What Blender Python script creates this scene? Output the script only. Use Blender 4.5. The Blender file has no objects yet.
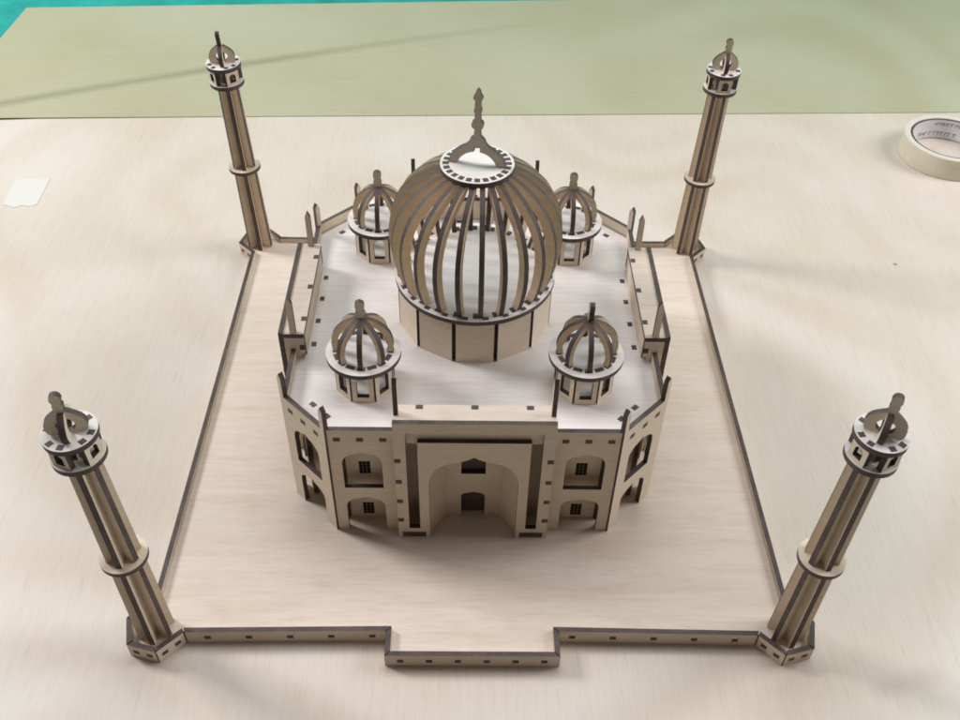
import bpy, math, random
from math import sin, cos, pi, radians, sqrt, tan
from mathutils import Vector as V, Matrix
from mathutils.geometry import tessellate_polygon

random.seed(7)
S = 0.00175            # one drawing unit in metres (the plywood is 1.7 units = 3 mm thick)
T = 1.7                # plywood thickness
CY = 1.5               # y of the model's centre
ZR = 46.5              # top of the roof deck
sc = bpy.context.scene
C = sc.collection

# ------------------------------------------------------------------ materials
def newmat(name):
    m = bpy.data.materials.new(name); m.use_nodes = True
    nt = m.node_tree
    for n in list(nt.nodes): nt.nodes.remove(n)
    out = nt.nodes.new('ShaderNodeOutputMaterial')
    b = nt.nodes.new('ShaderNodeBsdfPrincipled')
    nt.links.new(b.outputs[0], out.inputs[0])
    return m, nt, b

def N(nt, typ, **kw):
    n = nt.nodes.new(typ)
    for k, v in kw.items():
        if k.startswith('i_'):
            n.inputs[k[2:].replace('_', ' ')].default_value = v
        else: setattr(n, k, v)
    return n

def ramp(nt, stops):
    r = nt.nodes.new('ShaderNodeValToRGB')
    e = r.color_ramp.elements
    while len(e) < len(stops): e.new(0.5)
    for el, (p, c) in zip(e, stops):
        el.position = p; el.color = (c[0], c[1], c[2], 1) if len(c) == 3 else c
    return r

def mixc(nt, a, b, fac, mode='MIX'):
    m = nt.nodes.new('ShaderNodeMix'); m.data_type = 'RGBA'; m.blend_type = mode
    for sock, val in ((m.inputs[6], a), (m.inputs[7], b), (m.inputs[0], fac)):
        if hasattr(val, 'is_linked') or hasattr(val, 'links'): nt.links.new(val, sock)
        elif isinstance(val, (int, float)): sock.default_value = val
        else: sock.default_value = (*val, 1)
    return m.outputs[2]

def math_(nt, op, a, b=0.0, c=0.0, clamp=False):
    m = nt.nodes.new('ShaderNodeMath'); m.operation = op; m.use_clamp = clamp
    for i, val in enumerate((a, b, c)):
        if hasattr(val, 'links'): nt.links.new(val, m.inputs[i])
        else: m.inputs[i].default_value = val
    return m.outputs[0]

def ply(name, base, dark, light, scale, rough=0.55, spec=0.3, offset=True):
    """birch veneer: long soft grain, fine pores, a little tone drift from piece to piece"""
    m, nt, b = newmat(name)
    tc = N(nt, 'ShaderNodeTexCoord'); oi = N(nt, 'ShaderNodeObjectInfo')
    mp = N(nt, 'ShaderNodeMapping'); mp.inputs['Scale'].default_value = scale
    nt.links.new(tc.outputs['Object'], mp.inputs['Vector'])
    if offset:
        cx = N(nt, 'ShaderNodeCombineXYZ')
        for i in range(3): nt.links.new(math_(nt, 'MULTIPLY', oi.outputs['Random'], 3.1 + 7.7*i), cx.inputs[i])
        nt.links.new(cx.outputs[0], mp.inputs['Location'])
    n1 = N(nt, 'ShaderNodeTexNoise', i_Scale=1.0, i_Detail=4.0, i_Roughness=0.6, i_Distortion=0.6)
    n2 = N(nt, 'ShaderNodeTexNoise', i_Scale=6.0, i_Detail=3.0, i_Roughness=0.7)
    nt.links.new(mp.outputs[0], n1.inputs['Vector']); nt.links.new(mp.outputs[0], n2.inputs['Vector'])
    r1 = ramp(nt, [(0.3, dark), (0.5, base), (0.72, light)])
    nt.links.new(n1.outputs[0], r1.inputs[0])
    r2 = ramp(nt, [(0.3, (0.9, 0.88, 0.86)), (0.55, (1, 1, 1))])
    nt.links.new(n2.outputs[0], r2.inputs[0])
    c = mixc(nt, r1.outputs[0], r2.outputs[0], 1.0, 'MULTIPLY')
    ns = N(nt, 'ShaderNodeTexNoise', i_Scale=38.0, i_Detail=3.0)
    nt.links.new(tc.outputs['Object'], ns.inputs['Vector'])
    st = math_(nt, 'MULTIPLY', math_(nt, 'SUBTRACT', ns.outputs[0], 0.57, clamp=True), 0.9, clamp=True)
    c = mixc(nt, c, tuple(x*y for x, y in zip(base, (0.70, 0.60, 0.47))), st)
    v = math_(nt, 'MULTIPLY_ADD', oi.outputs['Random'], 0.12, 0.94)
    hs = N(nt, 'ShaderNodeHueSaturation'); nt.links.new(v, hs.inputs['Value']); nt.links.new(c, hs.inputs['Color'])
    nt.links.new(hs.outputs[0], b.inputs['Base Color'])
    b.inputs['Roughness'].default_value = rough
    b.inputs['Specular IOR Level'].default_value = spec
    bp = N(nt, 'ShaderNodeBump', i_Strength=0.08, i_Distance=0.0004)
    nt.links.new(n2.outputs[0], bp.inputs['Height']); nt.links.new(bp.outputs[0], b.inputs['Normal'])
    return m

FACE = ply('birch_ply', (0.70, 0.60, 0.485), (0.665, 0.56, 0.44), (0.725, 0.635, 0.525), (40, 60, 420))
DECK = ply('birch_ply_deck', (0.685, 0.59, 0.51), (0.655, 0.55, 0.465), (0.705, 0.62, 0.55), (9, 90, 60))
LIT = ply('birch_ply_lit', (0.765, 0.725, 0.715), (0.745, 0.70, 0.685), (0.78, 0.745, 0.74), (7, 120, 60))  # same ply, paler: cool light on upward faces is put into the colour
RIB = ply('birch_ply_rib', (0.70, 0.565, 0.42), (0.63, 0.49, 0.345), (0.735, 0.615, 0.475), (60, 60, 300))  # same ply, tanner: shading and bounce between ribs are put into the colour

def charmat():
    m, nt, b = newmat('laser_burnt_edge')
    tc = N(nt, 'ShaderNodeTexCoord')
    n1 = N(nt, 'ShaderNodeTexNoise', i_Scale=330.0, i_Detail=5.0, i_Roughness=0.7)
    nt.links.new(tc.outputs['Object'], n1.inputs['Vector'])
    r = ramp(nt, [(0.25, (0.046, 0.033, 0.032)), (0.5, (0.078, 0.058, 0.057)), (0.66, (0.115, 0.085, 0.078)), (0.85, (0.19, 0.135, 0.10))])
    n3 = N(nt, 'ShaderNodeTexNoise', i_Scale=70.0, i_Detail=2.0)
    nt.links.new(tc.outputs['Object'], n3.inputs['Vector'])
    nt.links.new(math_(nt, 'MULTIPLY_ADD', n3.outputs[0], 0.55, math_(nt, 'MULTIPLY', n1.outputs[0], 0.5)), r.inputs[0]); nt.links.new(r.outputs[0], b.inputs['Base Color'])
    b.inputs['Roughness'].default_value = 0.6
    b.inputs['Specular IOR Level'].default_value = 0.35
    return m
EDGE = charmat()

# ------------------------------------------------------------------ mesh builder
def area2(p): return sum(p[i][0]*p[(i+1) % len(p)][1] - p[(i+1) % len(p)][0]*p[i][1] for i in range(len(p)))
X, Y, Z = V((1, 0, 0)), V((0, 1, 0)), V((0, 0, 1))

class MB:
    def __init__(s): s.v, s.f, s.m = [], [], []
    def plate(s, outer, holes, O, A, B, t=T, face=0, edge=1):
        """a laser-cut sheet: outline and holes in the plane O + A*x + B*y, front face towards A x B"""
        O = V(O); n = A.cross(B).normalized()
        loops = [list(outer)] + [list(h) for h in holes]
        if area2(loops[0]) < 0: loops[0].reverse()
        for h in loops[1:]:
            if area2(h) > 0: h.reverse()
        flat = [p for l in loops for p in l]
        tris = tessellate_polygon([[V((p[0], p[1], 0)) for p in l] for l in loops])
        b0 = len(s.v); k = len(flat)
        for p in flat: s.v.append(O + A*p[0] + B*p[1])
        for p in flat: s.v.append(O + A*p[0] + B*p[1] - n*t)
        for tr in tris:
            a = area2([flat[i] for i in tr])
            if abs(a) < 1e-9: continue
            tr = list(tr) if a > 0 else list(reversed(tr))
            s.f.append([b0+i for i in tr]); s.m.append(face)
            s.f.append([b0+k+i for i in reversed(tr)]); s.m.append(face)
        o = 0
        for l in loops:
            q = len(l)
            for i in range(q):
                j = (i+1) % q
                s.f.append([b0+o+j, b0+o+i, b0+k+o+i, b0+k+o+j]); s.m.append(edge)
            o += q
        return s
    def tab(s, O, A, B, w, h, t=0.9, proud=0.1, mat=1):
        """the burnt end of a tenon showing in the face of a sheet"""
        n = A.cross(B).normalized()
        s.plate([(-w/2, -h/2), (w/2, -h/2), (w/2, h/2), (-w/2, h/2)], [], V(O)+n*proud, A, B, t, mat, mat)
        return s
    def build(s, name, parent=None, mats=None):
        me = bpy.data.meshes.new(name)
        me.from_pydata([tuple(v*S) for v in s.v], [], s.f)
        for m in (mats or (FACE, EDGE)): me.materials.append(m)
        me.polygons.foreach_set('material_index', s.m)
        me.update()
        o = bpy.data.objects.new(name, me); C.objects.link(o)
        if parent: o.parent = parent
        return o

def copytree(o, parent):
    c = o.copy(); C.objects.link(c); c.parent = parent
    for ch in o.children:
        copytree(ch, c)
    return c

def tag(o, label=None, cat=None, kind=None, group=None):
    if label: o['label'] = label
    if cat: o['category'] = cat
    if kind: o['kind'] = kind
    if group: o['group'] = group

def rect(x0, y0, x1, y1): return [(x0, y0), (x1, y0), (x1, y1), (x0, y1)]
def circ(r, n=64, cx=0, cy=0, a0=0): return [(cx+r*cos(a0+2*pi*i/n), cy+r*sin(a0+2*pi*i/n)) for i in range(n)]
def bez(p0, p1, p2, n=8):
    return [((1-t)**2*p0[0]+2*t*(1-t)*p1[0]+t*t*p2[0], (1-t)**2*p0[1]+2*t*(1-t)*p1[1]+t*t*p2[1]) for t in [i/n for i in range(n+1)]]
def arch(cx, hw, z0, zs, za, n=8):
    """four-centred pointed arch opening, from sill z0, springing at zs, apex za"""
    r = [(cx+hw, z0)] + bez((cx+hw, zs), (cx+hw*0.96, zs+(za-zs)*0.68), (cx+hw*0.36, zs+(za-zs)*0.80), n)
    r += bez((cx+hw*0.36, zs+(za-zs)*0.80), (cx+hw*0.16, zs+(za-zs)*0.86), (cx, za), 3)[1:]
    l = [(2*cx-x, y) for x, y in reversed(r[:-1])]
    return r + l
def catmull(pts, n=6):
    out = []
    P = [pts[0]] + list(pts) + [pts[-1]]
    for i in range(1, len(P)-2):
        p0, p1, p2, p3 = P[i-1], P[i], P[i+1], P[i+2]
        for k in range(n):
            t = k/n
            out.append(tuple(0.5*(2*p1[c]+(p2[c]-p0[c])*t+(2*p0[c]-5*p1[c]+4*p2[c]-p3[c])*t*t+(3*p1[c]-p0[c]-3*p2[c]+p3[c])*t**3) for c in (0, 1)))
    out.append(tuple(pts[-1]))
    return out

# ------------------------------------------------------------------ the model
model = bpy.data.objects.new('mausoleum_model', None); C.objects.link(model)
model.empty_display_size = 0.05
tag(model, 'laser-cut plywood model of a domed mausoleum with four minarets on a square base', 'architectural model')

# ---- base plate and its rim
HX, HB, HEXC, HEXR = 102.8, 103.7, (100.4, 102.1), 10.0
def corner(sx, sy):
    base = {(1, 1): 45, (-1, 1): 135, (-1, -1): 225, (1, -1): 315}[(sx, sy)]
    return [(sx*HEXC[0]+HEXR*cos(radians(base+d)), CY+sy*HEXC[1]+HEXR*sin(radians(base+d))) for d in (-120, -60, 0, 60, 120)]
NX, NY = 27.3, 112.4
outline = []
# counter-clockwise from the front notch
outline += [(-NX, CY-HB), (-NX, CY-NY), (NX, CY-NY), (NX, CY-HB)]
outline += corner(1, -1) + corner(1, 1)
outline += [(NX, CY+HB), (NX, CY+NY), (-NX, CY+NY), (-NX, CY+HB)]
outline += corner(-1, 1) + corner(-1, -1)
def inset(poly, d):
    out = []; n = len(poly)
    for i in range(n):
        p, a, b = V(poly[i]), V(poly[i-1]), V(poly[(i+1) % n])
        e1, e2 = (p-a).normalized(), (b-p).normalized()
        n1, n2 = V((-e1.y, e1.x)), V((-e2.y, e2.x))
        k = (n1+n2); k = k/(k.length_squared/2) if k.length > 1e-6 else n1
        out.append(tuple(p+k*d))
    return out
bp = MB(); bp.plate(inset(outline, T+0.05), [], (0, 0, 0), X, Y)
base = bp.build('base_plate', model, (DECK, EDGE))
ins = inset(outline, T)
for i in range(len(outline)):
    a, b = V(outline[i]), V(outline[(i+1) % len(outline)])
    ia, ib = V(ins[i]), V(ins[(i+1) % len(outline)])
    d = (b-a).normalized(); L = (b-a).length
    g = 0.22
    q = [a+d*g, b-d*g, ib-d*g, ia+d*g]
    mb = MB(); z0, z1 = -3.95, 2.2
    k = len(mb.v)
    for zz in (z0, z1):
        for p in q: mb.v.append(V((p.x, p.y, zz)))
    mb.f += [[0, 1, 5, 4], [2, 3, 7, 6], [1, 2, 6, 5], [3, 0, 4, 7], [4, 5, 6, 7], [3, 2, 1, 0]]
    mb.m += [0, 0, 1, 1, 1, 1]
    A = V((d.x, d.y, 0)); n3 = A.cross(Z)
    if L < 11: ts = [-2.3, 2.3] if L > 9.6 else [0]
    elif L < 60: ts = [-22.5+9*j for j in range(6)]
    elif L < 75: ts = [(-29.3+13*j) for j in range(5)]
    else: ts = [-78+13*j for j in range(13)]
    if 55 < L < 75:
        left_end_at_notch = abs(abs(a.x)-NX) < 1
        ts = [(-L/2+4.5+13*j) if left_end_at_notch else (L/2-4.5-13*j) for j in range(5)]
    for tpos in ts:
        c = (a+b)/2 + d*tpos
        mb.tab(V((c.x, c.y, -0.9)), A, Z, 2.0, 1.6)
    mb.build('rim_strip', base)

# ---- helper frames round the building
def frame(k, half=False):
    a = k*pi/2 + (pi/4 if half else 0)
    t = V((cos(a), sin(a), 0)); n = V((sin(a), -cos(a), 0))
    return t, n
CEN = V((0, CY, 0))

# ---- roof deck
RO = []
for k in range(4):
    t, n = frame(k)
    for aa in (-46.0, 46.0):
        p = n*60.8 + t*aa; RO.append((p.x, p.y))
roof = MB(); roof.plate(RO, [], CEN+Z*ZR, X, Y)
for k in range(4):
    t, n = frame(k); 
    for aa in (-18.5, -6.2, 6.2, 18.5):
        roof.tab(CEN+n*55.9+t*aa+Z*ZR, t, -n.cross(Z).cross(Z)*1.0 if False else Z.cross(t), 2.3, 1.7)
    t, n = frame(k, True)
    for aa in (-3.6, 3.6):
        roof.tab(CEN+n*70.9+t*aa+Z*ZR, t, Z.cross(t), 2.3, 1.7)
roof_o = roof.build('roof_deck', model, (LIT, EDGE))

# ---- flank walls (two to a side), each with a niche panel behind its arches
def lattice(cx, z0, w=3.8, h=6.2, nx=3, nz=4, bar=0.07):
    holes = []; cw = (w-bar*(nx-1))/nx; ch = (h-bar*(nz-1))/nz
    for i in range(nx):
        for j in range(nz):
            x0 = cx-w/2+i*(cw+bar); y0 = z0+j*(ch+bar)
            holes.append(rect(x0, y0, x0+cw, y0+ch))
    return holes
for k in range(4):
    t, n = frame(k)
    for s in (-1, 1):
        mb = MB()
        a0, a1 = sorted((s*25.2, s*46.6)); cx = s*36.25
        outer = [(a0, 0.02), (cx-6.55, 0.02)] + [p for p in reversed(arch(cx, 6.55, 0.02, 12.6, 17.6)[1:-1])] + [(cx+6.55, 0.02), (a1, 0.02), (a1, 50.4), (a0, 50.4)]
        mb.plate(outer, [arch(cx, 6.45, 22.3, 34.6, 40.4)], CEN+n*62.5, t, Z)
        for da in (-7.3, 0, 7.3):
            mb.tab(CEN+n*62.5+t*(cx+da)+Z*46.2, t, Z, 2.2, 1.7)
        w = mb.build('wall_panel', model)
        nb = MB()
        nb.plate(rect(cx-10.8, 0.03, cx+10.8, ZR-T-0.05), lattice(cx-0.1, 23.2)+lattice(cx-0.1, 1.4), CEN+n*57.0, t, Z)
        nb.build('niche_panel', w)

# ---- corner walls across the chamfers, with a pointed pinnacle at each end
for k in range(4):
    t, n = frame(k, True)
    mb = MB(); h = 11.35
    top = [(h, 0.02), (h, 58.6), (h-0.95, 60.4), (h-1.9, 58.6), (h-1.9, 50.5), (-h+1.9, 50.5), (-h+1.9, 58.6), (-h+0.95, 60.4), (-h, 58.6), (-h, 0.02)]
    outer = top + [(-6.5, 0.02)] + [p for p in reversed(arch(0, 6.5, 0.02, 12.6, 17.6)[1:-1])] + [(6.5, 0.02)]
    mb.plate(outer, [arch(0, 6.45, 22.3, 34.6, 40.4)], CEN+n*77.9, t, Z)
    for da in (-6.6, 0, 6.6):
        mb.tab(CEN+n*77.9+t*da+Z*46.2, t, Z, 2.2, 1.7)
    w = mb.build('corner_wall', model)
    nb = MB()
    nb.plate(rect(-10.2, 0.03, 10.2, ZR-T-0.05), lattice(0, 23.2)+lattice(0, 1.4), CEN+n*72.0, t, Z)
    nb.build('niche_panel', w)

# ---- the four portals
for k in range(4):
    t, n = frame(k)
    D = 66.1
    mb = MB()
    # one sheet: outer frame and arch frame joined by the two foot bars, so the outline is followed round both
    ar = arch(0, 14.6, 0.02, 29.6, 42.2, 12)
    outer = [(-25.4, 0.02), (-14.6, 0.02)] + [p for p in reversed(ar[1:-1])] + [(14.6, 0.02), (25.4, 0.02), (25.4, 57.6), (-25.4, 57.6)]
    chan = [(-21.6, 5.2), (-17.9, 5.2), (-17.9, 49.0), (17.9, 49.0), (17.9, 5.2), (21.6, 5.2), (21.6, 53.2), (-21.6, 53.2)]
    mb.plate(outer, [chan], CEN+n*D, t, Z)
    for s in (-1, 1):
        for zz in (40.3, 30.0, 19.9, 9.8):
            mb.tab(CEN+n*D+t*(s*24.35)+Z*zz, t, Z, 2.0, 1.8)
        mb.tab(CEN+n*D+t*(s*20.0)+Z*1.85, t, Z, 8.0, 2.5)
    p = mb.build('portal', model)
    # niche: angled cheeks and a back wall with a door and a window
    nb = MB()
    nb.plate([(-25.3, 0.04), (-4.1, 0.04)] + [q for q in reversed(arch(0, 4.1, 0.04, 10.4, 12.9, 5)[1:-1])] + [(4.1, 0.04), (25.3, 0.04), (25.3, ZR-T-0.1), (-25.3, ZR-T-0.1)],
             [arch(0, 4.1, 22.4, 33.5, 36.5, 5)], CEN+n*56.2, t, Z)
    for s in (-1, 1):
        p0, p1 = n*56.15+t*(s*9.0), n*64.3+t*(s*15.2)
        if s > 0: p0, p1 = p1, p0
        e = (p1-p0)
        A = -e.normalized() if False else e.normalized()
        # the face must look into the niche
        nn = A.cross(Z)
        mid = (p0+p1)/2
        if nn.dot(n*60 - mid) < 0: p0, p1, A = p1, p0, -A
        nb.plate(rect(0, 0.05, e.length, ZR-T-0.15), [], CEN+p0, A, Z)
    nb.build('niche_wall', p)
    vb = MB(); vb.plate(rect(-7.0, 0.05, 7.0, 40.0), [], CEN+n*54.3, t, Z, T, 1, 1); vb.build('dark_backing', p)  # dark sheet added behind door and window to stand for the interior's shade
    lb = MB(); lb.plate(rect(-23.4, 46.9, 23.4, 55.4), [], CEN+n*(D-T-0.02), t, Z)
    lb.build('lintel_panel', p)
    # side panels that closes the gap between niche and flank walls
    for s in (-1, 1):
        sb = MB()
        # side panel: in the plane of depth and height; depth runs along +n
        A = -n if s > 0 else n
        f = lambda d: -(D-d) if s > 0 else (D-d)
        poly = [(f(T+0.05), 0.02), (f(3.5), 0.02), (f(3.5), 50.55), (f(5.45), 50.55), (f(5.45), ZR+0.05), (f(6.6), ZR+0.05), (f(7.2), ZR+1.6), (f(8.45), ZR+2.0), (f(8.45), 55.45), (f(T+0.05), 55.45)]
        sb.plate(poly, [], CEN+t*(s*25.35), A, Z)
        sb.tab(CEN+t*(s*25.35)+n*(D-7.6)+Z*51.3, A, Z, 1.7, 2.2)
        sb.build('side_panel', p)
        pb = MB()
        c = f(5.0)
        pb.plate([(c-1.05, 54.0), (c+1.05, 54.0), (c+0.95, 70.2), (c, 72.4), (c-0.95, 70.2)], [], CEN+t*(s*25.15), A, Z, 1.5)
        pb.build('pinnacle', p)
    sl = MB()
    sl.plate(rect(-25.3, -(D-T-0.03), 25.3, -(D-8.6)), [], CEN+Z*57.2, t, -n)
    for aa in (-17.3, 0, 17.3):
        sl.tab(CEN+n*(D-7.65)+t*aa+Z*57.2, t, -n, 2.2, 1.7)
    sl.build('top_slab', p, (DECK, EDGE))
    ib = MB()
    ib.plate(rect(-23.4, ZR+0.05, 23.4, 55.45), [], CEN+n*(D-6.8), t, Z)
    ib.build('inner_panel', p)

# ---- great dome
def ring_slots(mb, z, r, n, w, l, a0=0.0, cen=CEN):
    for i in range(n):
        a = a0+2*pi*i/n
        d = V((cos(a), sin(a), 0)); tt = V((-sin(a), cos(a), 0))
        mb.tab(cen+d*r+Z*z, tt, -d, w, l, 0.5, 0.06)
def drum(mb, R, n, z0, z1, a0, gap, hole=None):
    ap = R*cos(pi/n); sd = 2*R*sin(pi/n)
    for i in range(n):
        a = a0+2*pi*i/n
        d = V((cos(a), sin(a), 0)); tt = V((-sin(a), cos(a), 0))
        w = sd/2-gap
        mb.plate(rect(-w, 0, w, z1-z0), [hole] if hole else [], d*ap+Z*z0, tt, Z)
DZ = 65.7
mb = MB()
drum(mb, 27.6, 12, ZR+0.03, DZ-T-0.02, radians(-90), 0.72)
# burnt core seen in the corner joints
mb.plate(circ(25.9, 12, 0, 0, radians(-75)), [], Z*(DZ-T-0.1), X, Y, DZ-T-ZR-0.2, 1, 1)
dome = mb.build('main_dome', model); dome.location = CEN*S
mb = MB(); mb.plate(circ(27.9, 96), [], Z*DZ, X, Y)
ring_slots(mb, DZ, 26.3, 24, 2.0, 1.6, radians(-90+7.5), V((0, 0, 0)))
ring_slots(mb, DZ, 24.9, 24, 1.6, 2.6, radians(-90), V((0, 0, 0)))
mb.build('rim_disc', dome, (LIT, EDGE))
prof_o = catmull([(26.0, DZ+0.03), (27.6, 70.5), (28.9, 77.0), (29.2, 83.5), (28.2, 90), (25.2, 96.5), (20.0, 102.0), (15.0, 105.3), (10.9, 107.0)], 6)
prof_i = catmull([(8.6, 106.3), (12.5, 102.9), (17.5, 99.4), (22.2, 94.8), (25.0, 89.2), (26.0, 83.5), (25.7, 77.0), (24.6, 70.5), (23.0, DZ+0.03)], 6)
rb = MB(); rb.plate(prof_o+prof_i, [], -Y*0+V((0, T/2, 0)), X, Z, T)
# the panel's front must look along A x B = -Y, so it is centred by the +T/2 offset
rib0 = None
for i in range(24):
    if i == 0:
        rib0 = rb.build('rib', dome, (RIB, EDGE)); r = rib0
        for v in r.data.vertices: v.co.y = -abs(v.co.y) if v.co.y < 0 else v.co.y
    else:
        r = rib0.copy(); C.objects.link(r); r.parent = dome
    r.rotation_euler = (0, 0, radians(-90+15*i))
TZ = 108.6
mb = MB(); mb.plate(circ(11.9, 72), [], Z*TZ, X, Y)
ring_slots(mb, TZ, 10.05, 24, 1.75, 2.0, radians(-90), V((0, 0, 0)))
mb.build('cap_disc', dome, (LIT, EDGE))
def mirror(pts): return pts + [(-x, y) for x, y in reversed(pts) if x > 1e-6]
fin_r = [(9.3, 0), (8.9, 1.5)] + bez((8.9, 1.5), (7.6, 4.6), (3.6, 6.6), 6)[1:] + [(2.7, 7.6), (2.3, 8.8), (1.1, 10.0), (0.95, 12.2), (1.05, 12.6)]
fin_r += [(1.05+0.85*sin(a), 13.9-1.35*cos(a)) for a in [pi*i/8 for i in range(1, 8)]] + [(1.0, 15.3), (0.9, 18.0), (1.25, 18.4), (1.2, 19.2), (0.95, 19.6), (0.9, 22.2), (1.5, 22.7), (1.4, 23.4), (0.9, 24.0), (0.7, 25.0), (0, 25.9)]
hole = [(6.3, 0.0), (6.3, 0.02)] + bez((6.3, 0.1), (5.0, 3.8), (0.9, 4.6), 6) + [(0.9, 6.4)]
fin = fin_r + [(-x, y) for x, y in reversed(fin_r) if x > 1e-6]
inner = [(-x, y) for x, y in hole[1:]] + list(reversed(hole[1:]))
mb = MB(); mb.plate(fin + inner, [], V((0, -T/2, 0))*-1*-1, X, Z)
f = mb.build('finial', dome); f.location = (0, -0.2*S, (TZ+0.05)*S); f.rotation_euler = (0, 0, radians(-11))

# ---- four small domed kiosks on the roof
KZ = 61.2
mb = MB()
drum(mb, 10.2, 8, ZR+0.03, KZ-T-0.02, radians(-90), 0.35, arch(0, 2.0, 2.2, 8.8, 11.6, 5))
kiosk = mb.build('domed_kiosk', model)
mb = MB(); mb.plate(circ(12.2, 64), [], Z*KZ, X, Y)
ring_slots(mb, KZ, 8.9, 8, 3.0, 1.7, radians(-90+22.5), V((0, 0, 0)))
ring_slots(mb, KZ, 9.0, 8, 2.6, 1.7, radians(-90), V((0, 0, 0)))
mb.build('rim_disc', kiosk, (LIT, EDGE))
ko = catmull([(9.5, KZ+0.03), (9.95, KZ+2.7), (9.7, KZ+5.7), (8.5, KZ+8.9), (6.2, KZ+11.5), (3.2, KZ+13.3), (0.75, KZ+14.3)], 5)
ki = catmull([(0.75, KZ+12.1), (2.6, KZ+11.2), (5.0, KZ+9.6), (6.9, KZ+7.3), (7.8, KZ+4.9), (8.0, KZ+2.7), (7.6, KZ+0.03)], 5)
rb = MB(); rb.plate(ko+ki, [], V((0, -T/2, 0)), X, Z, T)
kr = None
for i in range(8):
    if kr is None: kr = rb.build('rib', kiosk, (RIB, EDGE)); r = kr
    else: r = kr.copy(); C.objects.link(r); r.parent = kiosk
    r.rotation_euler = (0, 0, radians(-90+45*i))
fr = [(0.85, 72.8), (0.9, 75.6), (1.3, 76.2), (1.5, 77.2), (1.25, 78.2), (0.85, 78.7)] + [(0.75+0.75*sin(a), 80.2-1.4*cos(a)) for a in [pi*i/8 for i in range(1, 8)]] + [(0.45, 81.8), (0, 82.0)]
mb = MB(); mb.plate(mirror(fr), [], V((0, -T/2, 0)), X, Z)
mb.build('finial', kiosk)
for i, (sx, sy, rot) in enumerate(((-1, -1, 4), (1, -1, 90), (-1, 1, 3), (1, 1, -5))):
    kk = kiosk if i == 0 else copytree(kiosk, model)
    kk.location = V((sx*36.2, CY+sy*37.0, 0))*S
    for ch in kk.children:
        if ch.name.startswith('finial'): ch.rotation_euler = (0, 0, radians(rot))

# ---- four minarets
def build_minaret():
    mb = MB()
    zt = 85.25; r0, r1 = 5.75, 4.35
    for i in range(6):
        a = radians(-90+60*i)
        d = V((cos(a), sin(a), 0)); tt = V((-sin(a), cos(a), 0))
        mb.plate([(0.3, 0.03), (r0, 0.03), (r1, zt), (2.9, zt), (2.9, 93.1), (0.3, 93.1)], [], -tt*(T/2), d, Z, T)
    m = mb.build('minaret', model)
    g = MB(); g.plate(circ(6.85, 56), [], Z*0, X, Y)
    g.build('balcony_ring', m)
    g = MB(); g.plate(circ(6.95, 56), [], Z*87.0, X, Y)
    g.build('gallery_floor', m, (LIT, EDGE))
    g = MB(); g.plate(circ(6.95, 56), [], Z*94.9, X, Y)
    for q in range(4):
        for da in (-17, 17):
            a = radians(-90+90*q+da)
            ring_slots(g, 94.9, 5.6, 1, 1.7, 1.7, a, V((0, 0, 0)))
    gt = g.build('gallery_roof', m, (LIT, EDGE))
    for q in range(4):
        a = radians(-90+90*q)
        d = V((cos(a), sin(a), 0)); tt = V((-sin(a), cos(a), 0))
        g = MB(); g.plate(rect(-2.75, 0, 2.75, 94.9-T-87.0), [arch(0, 1.35, 1.1, 3.6, 4.9, 4)], d*6.0+Z*87.0, tt, Z, T)
        g.build('gallery_panel', m)
    # pointed cupola of two crossed sheets with the finial on one of them
    oc = [(4.3, 0), (4.9, 1.0), (5.15, 2.3), (4.9, 3.8), (4.05, 5.2), (2.7, 6.4), (1.5, 7.3)]
    hol = circ(2.35, 22, 0, 2.75, radians(-90))
    def cup(extra):
        o = catmull(oc, 4) + extra
        oo = o + [(-x, y) for x, y in reversed(o) if x > 1e-6]
        return oo
    tip = [(1.0, 7.6), (1.0, 8.4), (1.25, 8.8), (1.3, 9.6), (1.0, 10.1), (1.15, 10.6), (1.45, 11.5), (1.2, 12.5), (0.6, 13.1), (0, 13.2)]
    g = MB(); g.plate(cup(tip), [hol], V((0, -T/2, 0)), X, Z)
    a = g.build('finial', m); a.location = (0, 0, 94.95*S)
    g = MB(); g.plate(cup([(0.9, 7.25), (0, 7.25)]), [hol], V((0, -T/2, 0)), X, Z)
    b = g.build('cupola', m); b.location = (0, 0, 94.9*S)
    return m
mn = build_minaret()
#       sx  sy  shaft  gallery  cupola  ring z  lean x,y (top offset)  height scale
MIN = ((-1, -1, 3, -22, 12, 41.6, -0.8, -1.6, 1.0),
       (1, -1, 4, 26, -27, 41.6, 1.4, -0.6, 1.01),
       (-1, 1, 10, 40, -83, 45.0, -2.0, -2.6, 0.975),
       (1, 1, 22, 2, -5, 41.6, 0.9, -2.2, 0.975))
for i, (sx, sy, rs, rg, rc, rz, lx, ly, hs) in enumerate(MIN):
    m = mn if i == 0 else copytree(mn, model)
    m.location = V((sx*100.4, CY+sy*102.1, 0))*S
    axis = V((lx, ly, 95)).normalized()
    q = Z.rotation_difference(axis).to_matrix().to_4x4()
    m.rotation_euler = (q @ Matrix.Rotation(radians(rs), 4, 'Z')).to_euler()
    m.scale = (1, 1, hs)
    for ch in m.children:
        nm = ch.name.split('.')[0]
        if nm == 'balcony_ring': ch.location = (0, 0, rz*S)
        elif nm in ('gallery_floor', 'gallery_roof', 'gallery_panel'): ch.rotation_euler = (0, 0, radians(rg-rs))
        elif nm == 'finial': ch.rotation_euler = (0, 0, radians(rc-rs))
        elif nm == 'cupola': ch.rotation_euler = (0, 0, radians(rc-rs+90))

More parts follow.
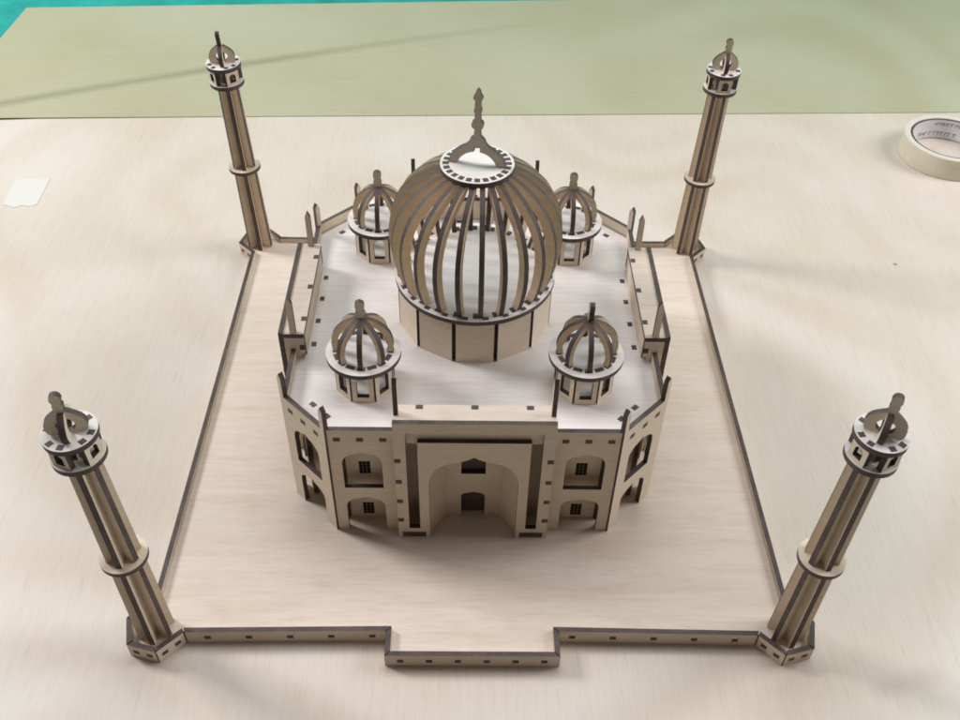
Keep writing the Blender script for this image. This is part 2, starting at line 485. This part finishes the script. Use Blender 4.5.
# ------------------------------------------------------------------ the boards it stands on
def boardmat(name, base, dark, light, swirl, rough, streaks, cent, grain=(260, 16, 9)):
    m, nt, b = newmat(name)
    tc = N(nt, 'ShaderNodeTexCoord')
    # rotary-cut flames: soft contour bands of a smooth height field
    nh = N(nt, 'ShaderNodeTexNoise', i_Scale=swirl, i_Detail=1.0, i_Roughness=0.4, i_Distortion=0.25)
    mh = N(nt, 'ShaderNodeMapping'); mh.inputs['Scale'].default_value = (0.9, 0.75, 1); mh.inputs['Location'].default_value = cent
    nt.links.new(tc.outputs['Object'], mh.inputs['Vector']); nt.links.new(mh.outputs[0], nh.inputs['Vector'])
    bands = math_(nt, 'MULTIPLY_ADD', math_(nt, 'SINE', math_(nt, 'MULTIPLY', nh.outputs[0], 85.0)), 0.5, 0.5)
    big = N(nt, 'ShaderNodeTexNoise', i_Scale=5.5, i_Detail=4.0, i_Roughness=0.55)
    nt.links.new(tc.outputs['Object'], big.inputs['Vector'])
    # fine pores and fibre flecks along the sheet
    mp = N(nt, 'ShaderNodeMapping'); mp.inputs['Scale'].default_value = grain
    nt.links.new(tc.outputs['Object'], mp.inputs['Vector'])
    n1 = N(nt, 'ShaderNodeTexNoise', i_Scale=1.0, i_Detail=6.0, i_Roughness=0.7, i_Distortion=0.3)
    nt.links.new(mp.outputs[0], n1.inputs['Vector'])
    n2 = N(nt, 'ShaderNodeTexNoise', i_Scale=3.7, i_Detail=5.0, i_Roughness=0.75)
    nt.links.new(mp.outputs[0], n2.inputs['Vector'])
    patch = N(nt, 'ShaderNodeTexNoise', i_Scale=3.0, i_Detail=2.0)
    nt.links.new(mh.outputs[0], patch.inputs['Vector'])
    bamp = math_(nt, 'MULTIPLY', math_(nt, 'SUBTRACT', patch.outputs[0], 0.34, clamp=True), 0.62)
    f1 = math_(nt, 'MULTIPLY_ADD', bands, bamp, math_(nt, 'MULTIPLY', n1.outputs[0], 0.24))
    f1 = math_(nt, 'ADD', f1, math_(nt, 'MULTIPLY', big.outputs[0], 0.42))
    r1 = ramp(nt, [(0.26, dark), (0.40, base), (0.56, light)])
    nt.links.new(f1, r1.inputs[0])
    r2 = ramp(nt, [(0.36, (0.955, 0.94, 0.92)), (0.50, (1, 1, 1))])
    nt.links.new(n2.outputs[0], r2.inputs[0])
    c = mixc(nt, r1.outputs[0], r2.outputs[0], 1.0, 'MULTIPLY')
    n5 = N(nt, 'ShaderNodeTexNoise', i_Scale=2.2, i_Detail=2.0, i_Roughness=0.5)
    m5 = N(nt, 'ShaderNodeMapping'); m5.inputs['Scale'].default_value = tuple(g*1.3 for g in grain)
    nt.links.new(tc.outputs['Object'], m5.inputs['Vector']); nt.links.new(m5.outputs[0], n5.inputs['Vector'])
    pores = math_(nt, 'MULTIPLY', math_(nt, 'SUBTRACT', n5.outputs[0], 0.60, clamp=True), 1.5, clamp=True)
    c = mixc(nt, c, tuple(x*0.62 for x in dark), pores)
    # specks and small knots
    vo = N(nt, 'ShaderNodeTexVoronoi', i_Scale=17.0, i_Randomness=1.0)
    nt.links.new(tc.outputs['Object'], vo.inputs['Vector'])
    sp = N(nt, 'ShaderNodeSeparateColor'); nt.links.new(vo.outputs['Color'], sp.inputs[0])
    keep = math_(nt, 'GREATER_THAN', sp.outputs[0], 0.80)
    size = math_(nt, 'MULTIPLY_ADD', sp.outputs[1], 0.03, 0.014)
    near = math_(nt, 'SUBTRACT', 1.0, math_(nt, 'DIVIDE', vo.outputs['Distance'], size), clamp=True)
    k = math_(nt, 'MULTIPLY', math_(nt, 'MULTIPLY', near, keep), 1.1, clamp=True)
    c = mixc(nt, c, (0.16, 0.13, 0.10), k)
    # darker soft-edged streaks along a curve: (x0, y0, x1, y1, curve, width, strength, colour)
    sx = N(nt, 'ShaderNodeSeparateXYZ'); nt.links.new(tc.outputs['Object'], sx.inputs[0])
    for (x0, y0, x1, y1, bend, wd, st, col) in streaks:
        L = sqrt((x1-x0)**2+(y1-y0)**2)
        dx, dy = (x1-x0)/L, (y1-y0)/L
        px = math_(nt, 'SUBTRACT', sx.outputs[0], x0*S); py = math_(nt, 'SUBTRACT', sx.outputs[1], y0*S)
        u = math_(nt, 'DIVIDE', math_(nt, 'ADD', math_(nt, 'MULTIPLY', px, dx), math_(nt, 'MULTIPLY', py, dy)), L*S)
        w = math_(nt, 'ADD', math_(nt, 'MULTIPLY', px, -dy), math_(nt, 'MULTIPLY', py, dx))
        bow = math_(nt, 'MULTIPLY', math_(nt, 'MULTIPLY', u, math_(nt, 'SUBTRACT', 1.0, u)), 4*bend*S)
        dist = math_(nt, 'ABSOLUTE', math_(nt, 'SUBTRACT', w, bow))
        a = math_(nt, 'SUBTRACT', 1.0, math_(nt, 'DIVIDE', dist, wd*S), clamp=True)
        fade = math_(nt, 'MULTIPLY', math_(nt, 'MULTIPLY', math_(nt, 'SUBTRACT', 1.15, u), 1.6, clamp=True), math_(nt, 'MULTIPLY_ADD', u, 4.0, 1.0, clamp=True))
        blot = math_(nt, 'MULTIPLY_ADD', big.outputs[0], 1.2, 0.3)
        a = math_(nt, 'MULTIPLY', math_(nt, 'MULTIPLY', math_(nt, 'MULTIPLY', a, fade), blot), st, clamp=True)
        c = mixc(nt, c, col, a)
    nt.links.new(c, b.inputs['Base Color'])
    rr = math_(nt, 'MULTIPLY_ADD', big.outputs[0], 0.16, rough-0.08)
    nt.links.new(rr, b.inputs['Roughness'])
    b.inputs['Specular IOR Level'].default_value = 0.5
    bpn = N(nt, 'ShaderNodeBump', i_Strength=0.10, i_Distance=0.0006)
    nt.links.new(n2.outputs[0], bpn.inputs['Height']); nt.links.new(bpn.outputs[0], b.inputs['Normal'])
    return m
FRONTM = boardmat('front_sheet_ply', (0.655, 0.59, 0.52), (0.61, 0.525, 0.435), (0.69, 0.645, 0.595), 2.6, 0.42,
    [(128, -118, 150, -112, 0, 5, 0.35, (0.42, 0.36, 0.29)), (38, -146, 52, -150, 2, 4, 0.3, (0.45, 0.39, 0.33))], (0.2, 0.1, 0))
REARM = boardmat('rear_sheet_ply', (0.465, 0.445, 0.32), (0.43, 0.40, 0.27), (0.49, 0.48, 0.36), 1.1, 0.38,
    [(-290, 233, 20, 352, 4, 6.5, 0.75, (0.26, 0.24, 0.15)), (-290, 300, -110, 306, 0, 5, 0.18, (0.33, 0.36, 0.22))], (0.7, 0.3, 0), (18, 200, 9))
SHEDGE = ply('sheet_edge_ply', (0.42, 0.33, 0.23), (0.30, 0.22, 0.15), (0.5, 0.41, 0.3), (10, 10, 900), 0.7, 0.2)

ZT = -4.0
def sheet(name, pts, mats):
    mb = MB(); mb.plate(pts, [], (0, 0, ZT), X, Y, 5.7)
    o = mb.build(name, None, mats)
    bv = o.modifiers.new('worn_edge', 'BEVEL'); bv.width = 0.0005; bv.segments = 2; bv.limit_method = 'ANGLE'
    return o
def yseam(x): return 234.6+0.0405*x
fs = sheet('plywood_sheet', [(-318, -430), (520, -430), (520, yseam(520)-0.1), (-150, yseam(-150)-0.1), (-246, yseam(-246)-0.7), (-318, yseam(-318)-4.5)], (FRONTM, SHEDGE))
tag(fs, 'large pale pinkish plywood sheet the mausoleum model stands on', 'plywood sheet')
rs = sheet("plywood_sheet", [(-305.5, yseam(-305.5)+0.4), (540, yseam(540)+0.4), (540, 432.8), (-302.6, 371.6)], (REARM, SHEDGE))
tag(rs, 'yellowish plywood sheet with a dark curved streak, butted behind the sheet under the model', 'plywood sheet')

m, nt, b = newmat('teal_paint')
tc = N(nt, 'ShaderNodeTexCoord'); n1 = N(nt, 'ShaderNodeTexNoise', i_Scale=28.0, i_Detail=5.0)
nt.links.new(tc.outputs['Object'], n1.inputs['Vector'])
r = ramp(nt, [(0.3, (0.010, 0.27, 0.235)), (0.6, (0.016, 0.37, 0.325)), (0.8, (0.05, 0.43, 0.38))]); nt.links.new(n1.outputs[0], r.inputs[0])
nt.links.new(r.outputs[0], b.inputs['Base Color']); b.inputs['Roughness'].default_value = 0.6
mb = MB(); mb.plate(rect(-1500, -1200, 1500, 1500), [], (0, 0, ZT-5.75), X, Y, 4, 0, 0)
fl = mb.build('floor', None, (m, m)); tag(fl, kind='structure')

# ---- strip of white tape stuck on the front sheet, torn ends
m, nt, b = newmat('white_tape')
b.inputs['Base Color'].default_value = (0.67, 0.655, 0.62, 1); b.inputs['Roughness'].default_value = 0.55
pts = [(-235.4, 138.6), (-233.2, 138.0), (-231.2, 137.4), (-229.4, 136.2), (-227.2, 136.9), (-225.3, 138.4), (-223.6, 137.6), (-221.3, 137.4), (-218.6, 139.0),
       (-218.9, 151), (-219.5, 163.2), (-222.0, 162.0), (-224.4, 163.0), (-226.8, 161.8), (-229.0, 162.9), (-232.0, 161.6), (-236.6, 161.9), (-236.2, 150)]
mb = MB(); mb.plate(pts, [], (0, 0, ZT+0.2), X, Y, 0.16, 0, 0)
o = mb.build('tape_strip', None, (m, m)); tag(o, 'short strip of white tape with torn ends stuck flat on the plywood', 'tape strip')

# ---- roll of masking tape
def tapemat(name, col, rough, layers=False):
    m, nt, b = newmat(name)
    tc = N(nt, 'ShaderNodeTexCoord'); n1 = N(nt, 'ShaderNodeTexNoise', i_Scale=90.0, i_Detail=4.0)
    nt.links.new(tc.outputs['Object'], n1.inputs['Vector'])
    r = ramp(nt, [(0.3, tuple(c*0.93 for c in col)), (0.7, col)]); nt.links.new(n1.outputs[0], r.inputs[0])
    cc = r.outputs[0]
    if layers:
        sx = N(nt, 'ShaderNodeSeparateXYZ'); nt.links.new(tc.outputs['Object'], sx.inputs[0])
        rad = math_(nt, 'SQRT', math_(nt, 'ADD', math_(nt, 'MULTIPLY', sx.outputs[0], sx.outputs[0]), math_(nt, 'MULTIPLY', sx.outputs[1], sx.outputs[1])))
        nl = N(nt, 'ShaderNodeTexNoise', noise_dimensions='1D', i_Scale=1500.0, i_Detail=2.0); nt.links.new(rad, nl.inputs['W'])
        rl = ramp(nt, [(0.35, (0.72, 0.70, 0.66)), (0.6, (1, 1, 1))]); nt.links.new(nl.outputs[0], rl.inputs[0])
        cc = mixc(nt, cc, rl.outputs[0], 1.0, 'MULTIPLY')
    nt.links.new(cc, b.inputs['Base Color']); b.inputs['Roughness'].default_value = rough
    return m
TAPE = tapemat('cream_crepe_tape', (0.70, 0.65, 0.52), 0.7)
SIDE = tapemat('tape_roll_side', (0.74, 0.73, 0.66), 0.7, True)
CORE = tapemat('white_card_core', (0.74, 0.73, 0.76), 0.6)
INK = newmat('grey_print')[0]; INK.node_tree.nodes['Principled BSDF'].inputs['Base Color'].default_value = (0.15, 0.15, 0.19, 1)
TC = (260.5, 196.2); RO_, RI, HT = 24.9, 21.1, 12.0
def ringmesh(ro, ri, z0, z1, bev, n=128):
    prof = [(ro, z0+bev), (ro, z1-bev), (ro-bev, z1), (ri+bev, z1), (ri, z1-bev), (ri, z0+bev), (ri+bev, z0), (ro-bev, z0)]
    mb = MB(); k = len(prof)
    for i in range(n):
        a = 2*pi*i/n
        for r_, z_ in prof: mb.v.append(V((r_*cos(a), r_*sin(a), z_)))
    for i in range(n):
        j = (i+1) % n
        for q in range(k):
            q2 = (q+1) % k
            mb.f.append([i*k+q, j*k+q, j*k+q2, i*k+q2]); mb.m.append(0 if q in (0, 4) else 1)
    return mb
roll = ringmesh(RO_, RI+0.45, 0, HT, 0.35).build('tape_roll', None, (TAPE, SIDE))
roll.location = V((TC[0], TC[1], ZT+0.02))*S
tag(roll, 'roll of cream masking tape lying flat on the plywood with a printed white core', 'tape roll')
cr = ringmesh(RI+0.40, RI-0.9, 0.1, HT-0.4, 0.2).build('core', roll, (CORE, EDGE))
for me in (roll.data, cr.data):
    for p in me.polygons: p.use_smooth = True
    me.set_sharp_from_angle(angle=radians(40))
ink = MB()
rnd = random.Random(5)
def stroke(a0, a1, z0, z1):
    r_ = RI-0.94; b0 = len(ink.v); n = 3
    for i in range(n+1):
        a = a0+(a1-a0)*i/n
        for z_ in (z0, z1): ink.v.append(V((r_*cos(a), r_*sin(a), z_)))
    for i in range(n): ink.f.append([b0+2*i, b0+2*i+1, b0+2*i+3, b0+2*i+2]); ink.m.append(0)
def printline(a_start, a_end, z0, h, cw):
    a = a_start
    while a > a_end:
        w = cw*rnd.uniform(0.7, 1.1)
        kind = rnd.randrange(4); s_ = w*0.24
        if kind in (0, 1, 2): stroke(a, a-s_, z0, z0+h)
        if kind in (0, 2): stroke(a-w+s_, a-w, z0, z0+h)
        if kind in (1, 2): stroke(a-s_, a-w+s_, z0+h*0.78, z0+h)
        if kind == 0: stroke(a-s_, a-w+s_, z0+h*0.42, z0+h*0.6)
        if kind == 3: stroke(a, a-w, z0+h*0.8, z0+h); stroke(a-w*0.4, a-w*0.6, z0, z0+h*0.8)
        a -= w*1.22
for k_ in range(3):
    o_ = radians(120*k_)
    for a0_, a1_, z_, h_, c_ in ((120, 62, 2.0, 2.2, 0.10), (93, 40, 7.9, 1.9, 0.085)):
        ink = MB()
        printline(radians(a0_)+o_, radians(a1_)+o_, z_, h_, c_)
        ink.build('printing', cr, (INK,))

# ------------------------------------------------------------------ light
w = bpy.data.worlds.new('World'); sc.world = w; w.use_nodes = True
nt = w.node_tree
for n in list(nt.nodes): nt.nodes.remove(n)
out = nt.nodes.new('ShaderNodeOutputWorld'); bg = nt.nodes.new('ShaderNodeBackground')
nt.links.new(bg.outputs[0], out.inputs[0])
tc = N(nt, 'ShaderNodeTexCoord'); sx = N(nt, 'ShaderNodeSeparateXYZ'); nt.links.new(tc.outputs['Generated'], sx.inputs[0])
# a room: pale walls and ceiling, darker behind the photographer, green glow added low at the far side to tint the rear sheet
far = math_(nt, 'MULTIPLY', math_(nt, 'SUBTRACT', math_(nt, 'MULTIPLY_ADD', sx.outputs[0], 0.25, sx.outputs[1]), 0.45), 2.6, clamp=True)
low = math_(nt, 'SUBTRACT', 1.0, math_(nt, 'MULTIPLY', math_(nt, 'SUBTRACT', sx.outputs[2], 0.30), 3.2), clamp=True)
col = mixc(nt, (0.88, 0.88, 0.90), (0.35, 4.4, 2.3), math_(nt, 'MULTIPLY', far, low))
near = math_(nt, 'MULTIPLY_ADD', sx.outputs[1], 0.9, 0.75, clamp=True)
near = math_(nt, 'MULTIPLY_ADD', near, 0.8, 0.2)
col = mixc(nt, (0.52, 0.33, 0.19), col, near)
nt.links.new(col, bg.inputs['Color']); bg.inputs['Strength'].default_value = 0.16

def area(name, loc, target, size, sy, energy, color):
    l = bpy.data.lights.new(name, 'AREA'); l.shape = 'RECTANGLE'; l.size = size; l.size_y = sy; l.energy = energy; l.color = color
    o = bpy.data.objects.new(name, l); C.objects.link(o); o.location = loc
    o.rotation_euler = (V(target)-V(loc)).to_track_quat('-Z', 'Y').to_euler()
    return o
area('window_left', (-1.25, 0.5, 0.95), (0, 0.05, 0), 0.4, 0.4, 18.8, (1.0, 0.975, 0.98))
area('window_right', (1.15, 0.12, 0.75), (0.1, -0.15, 0), 0.6, 0.6, 10.5, (1.0, 0.965, 0.96))
area('ceiling_light', (0, 0.36, 1.3), (0, -0.02, 0), 0.9, 0.7, 8.0, (1.0, 0.985, 0.99))

# ------------------------------------------------------------------ camera (solved from the photograph)
f_, cx, cy, cz, ya, pt, ro = 952.82, -3.2047, -262.0888, 271.7965, 0.0215, 0.758, 0.025
d = V((sin(ya)*cos(pt), cos(ya)*cos(pt), -sin(pt))); r = V((cos(ya), -sin(ya), 0)); u = r.cross(d)
r2 = r*cos(ro)+u*sin(ro); u2 = -r*sin(ro)+u*cos(ro)
cam = bpy.data.cameras.new('Camera'); co = bpy.data.objects.new('Camera', cam); C.objects.link(co)
M = Matrix((r2, u2, -d)).transposed().to_4x4(); M.translation = V((cx, cy, cz))*S
co.matrix_world = M
cam.sensor_fit = 'HORIZONTAL'; cam.sensor_width = 36; cam.lens = f_/960*36
cam.clip_start = 0.01; cam.clip_end = 50
sc.camera = co
sc.view_settings.view_transform = 'Standard'; sc.view_settings.look = 'None'
sc.view_settings.exposure = 0.0; sc.view_settings.gamma = 1.0
sc.cycles.max_bounces = 8; sc.cycles.diffuse_bounces = 5
sc.cycles.filter_width = 1.8
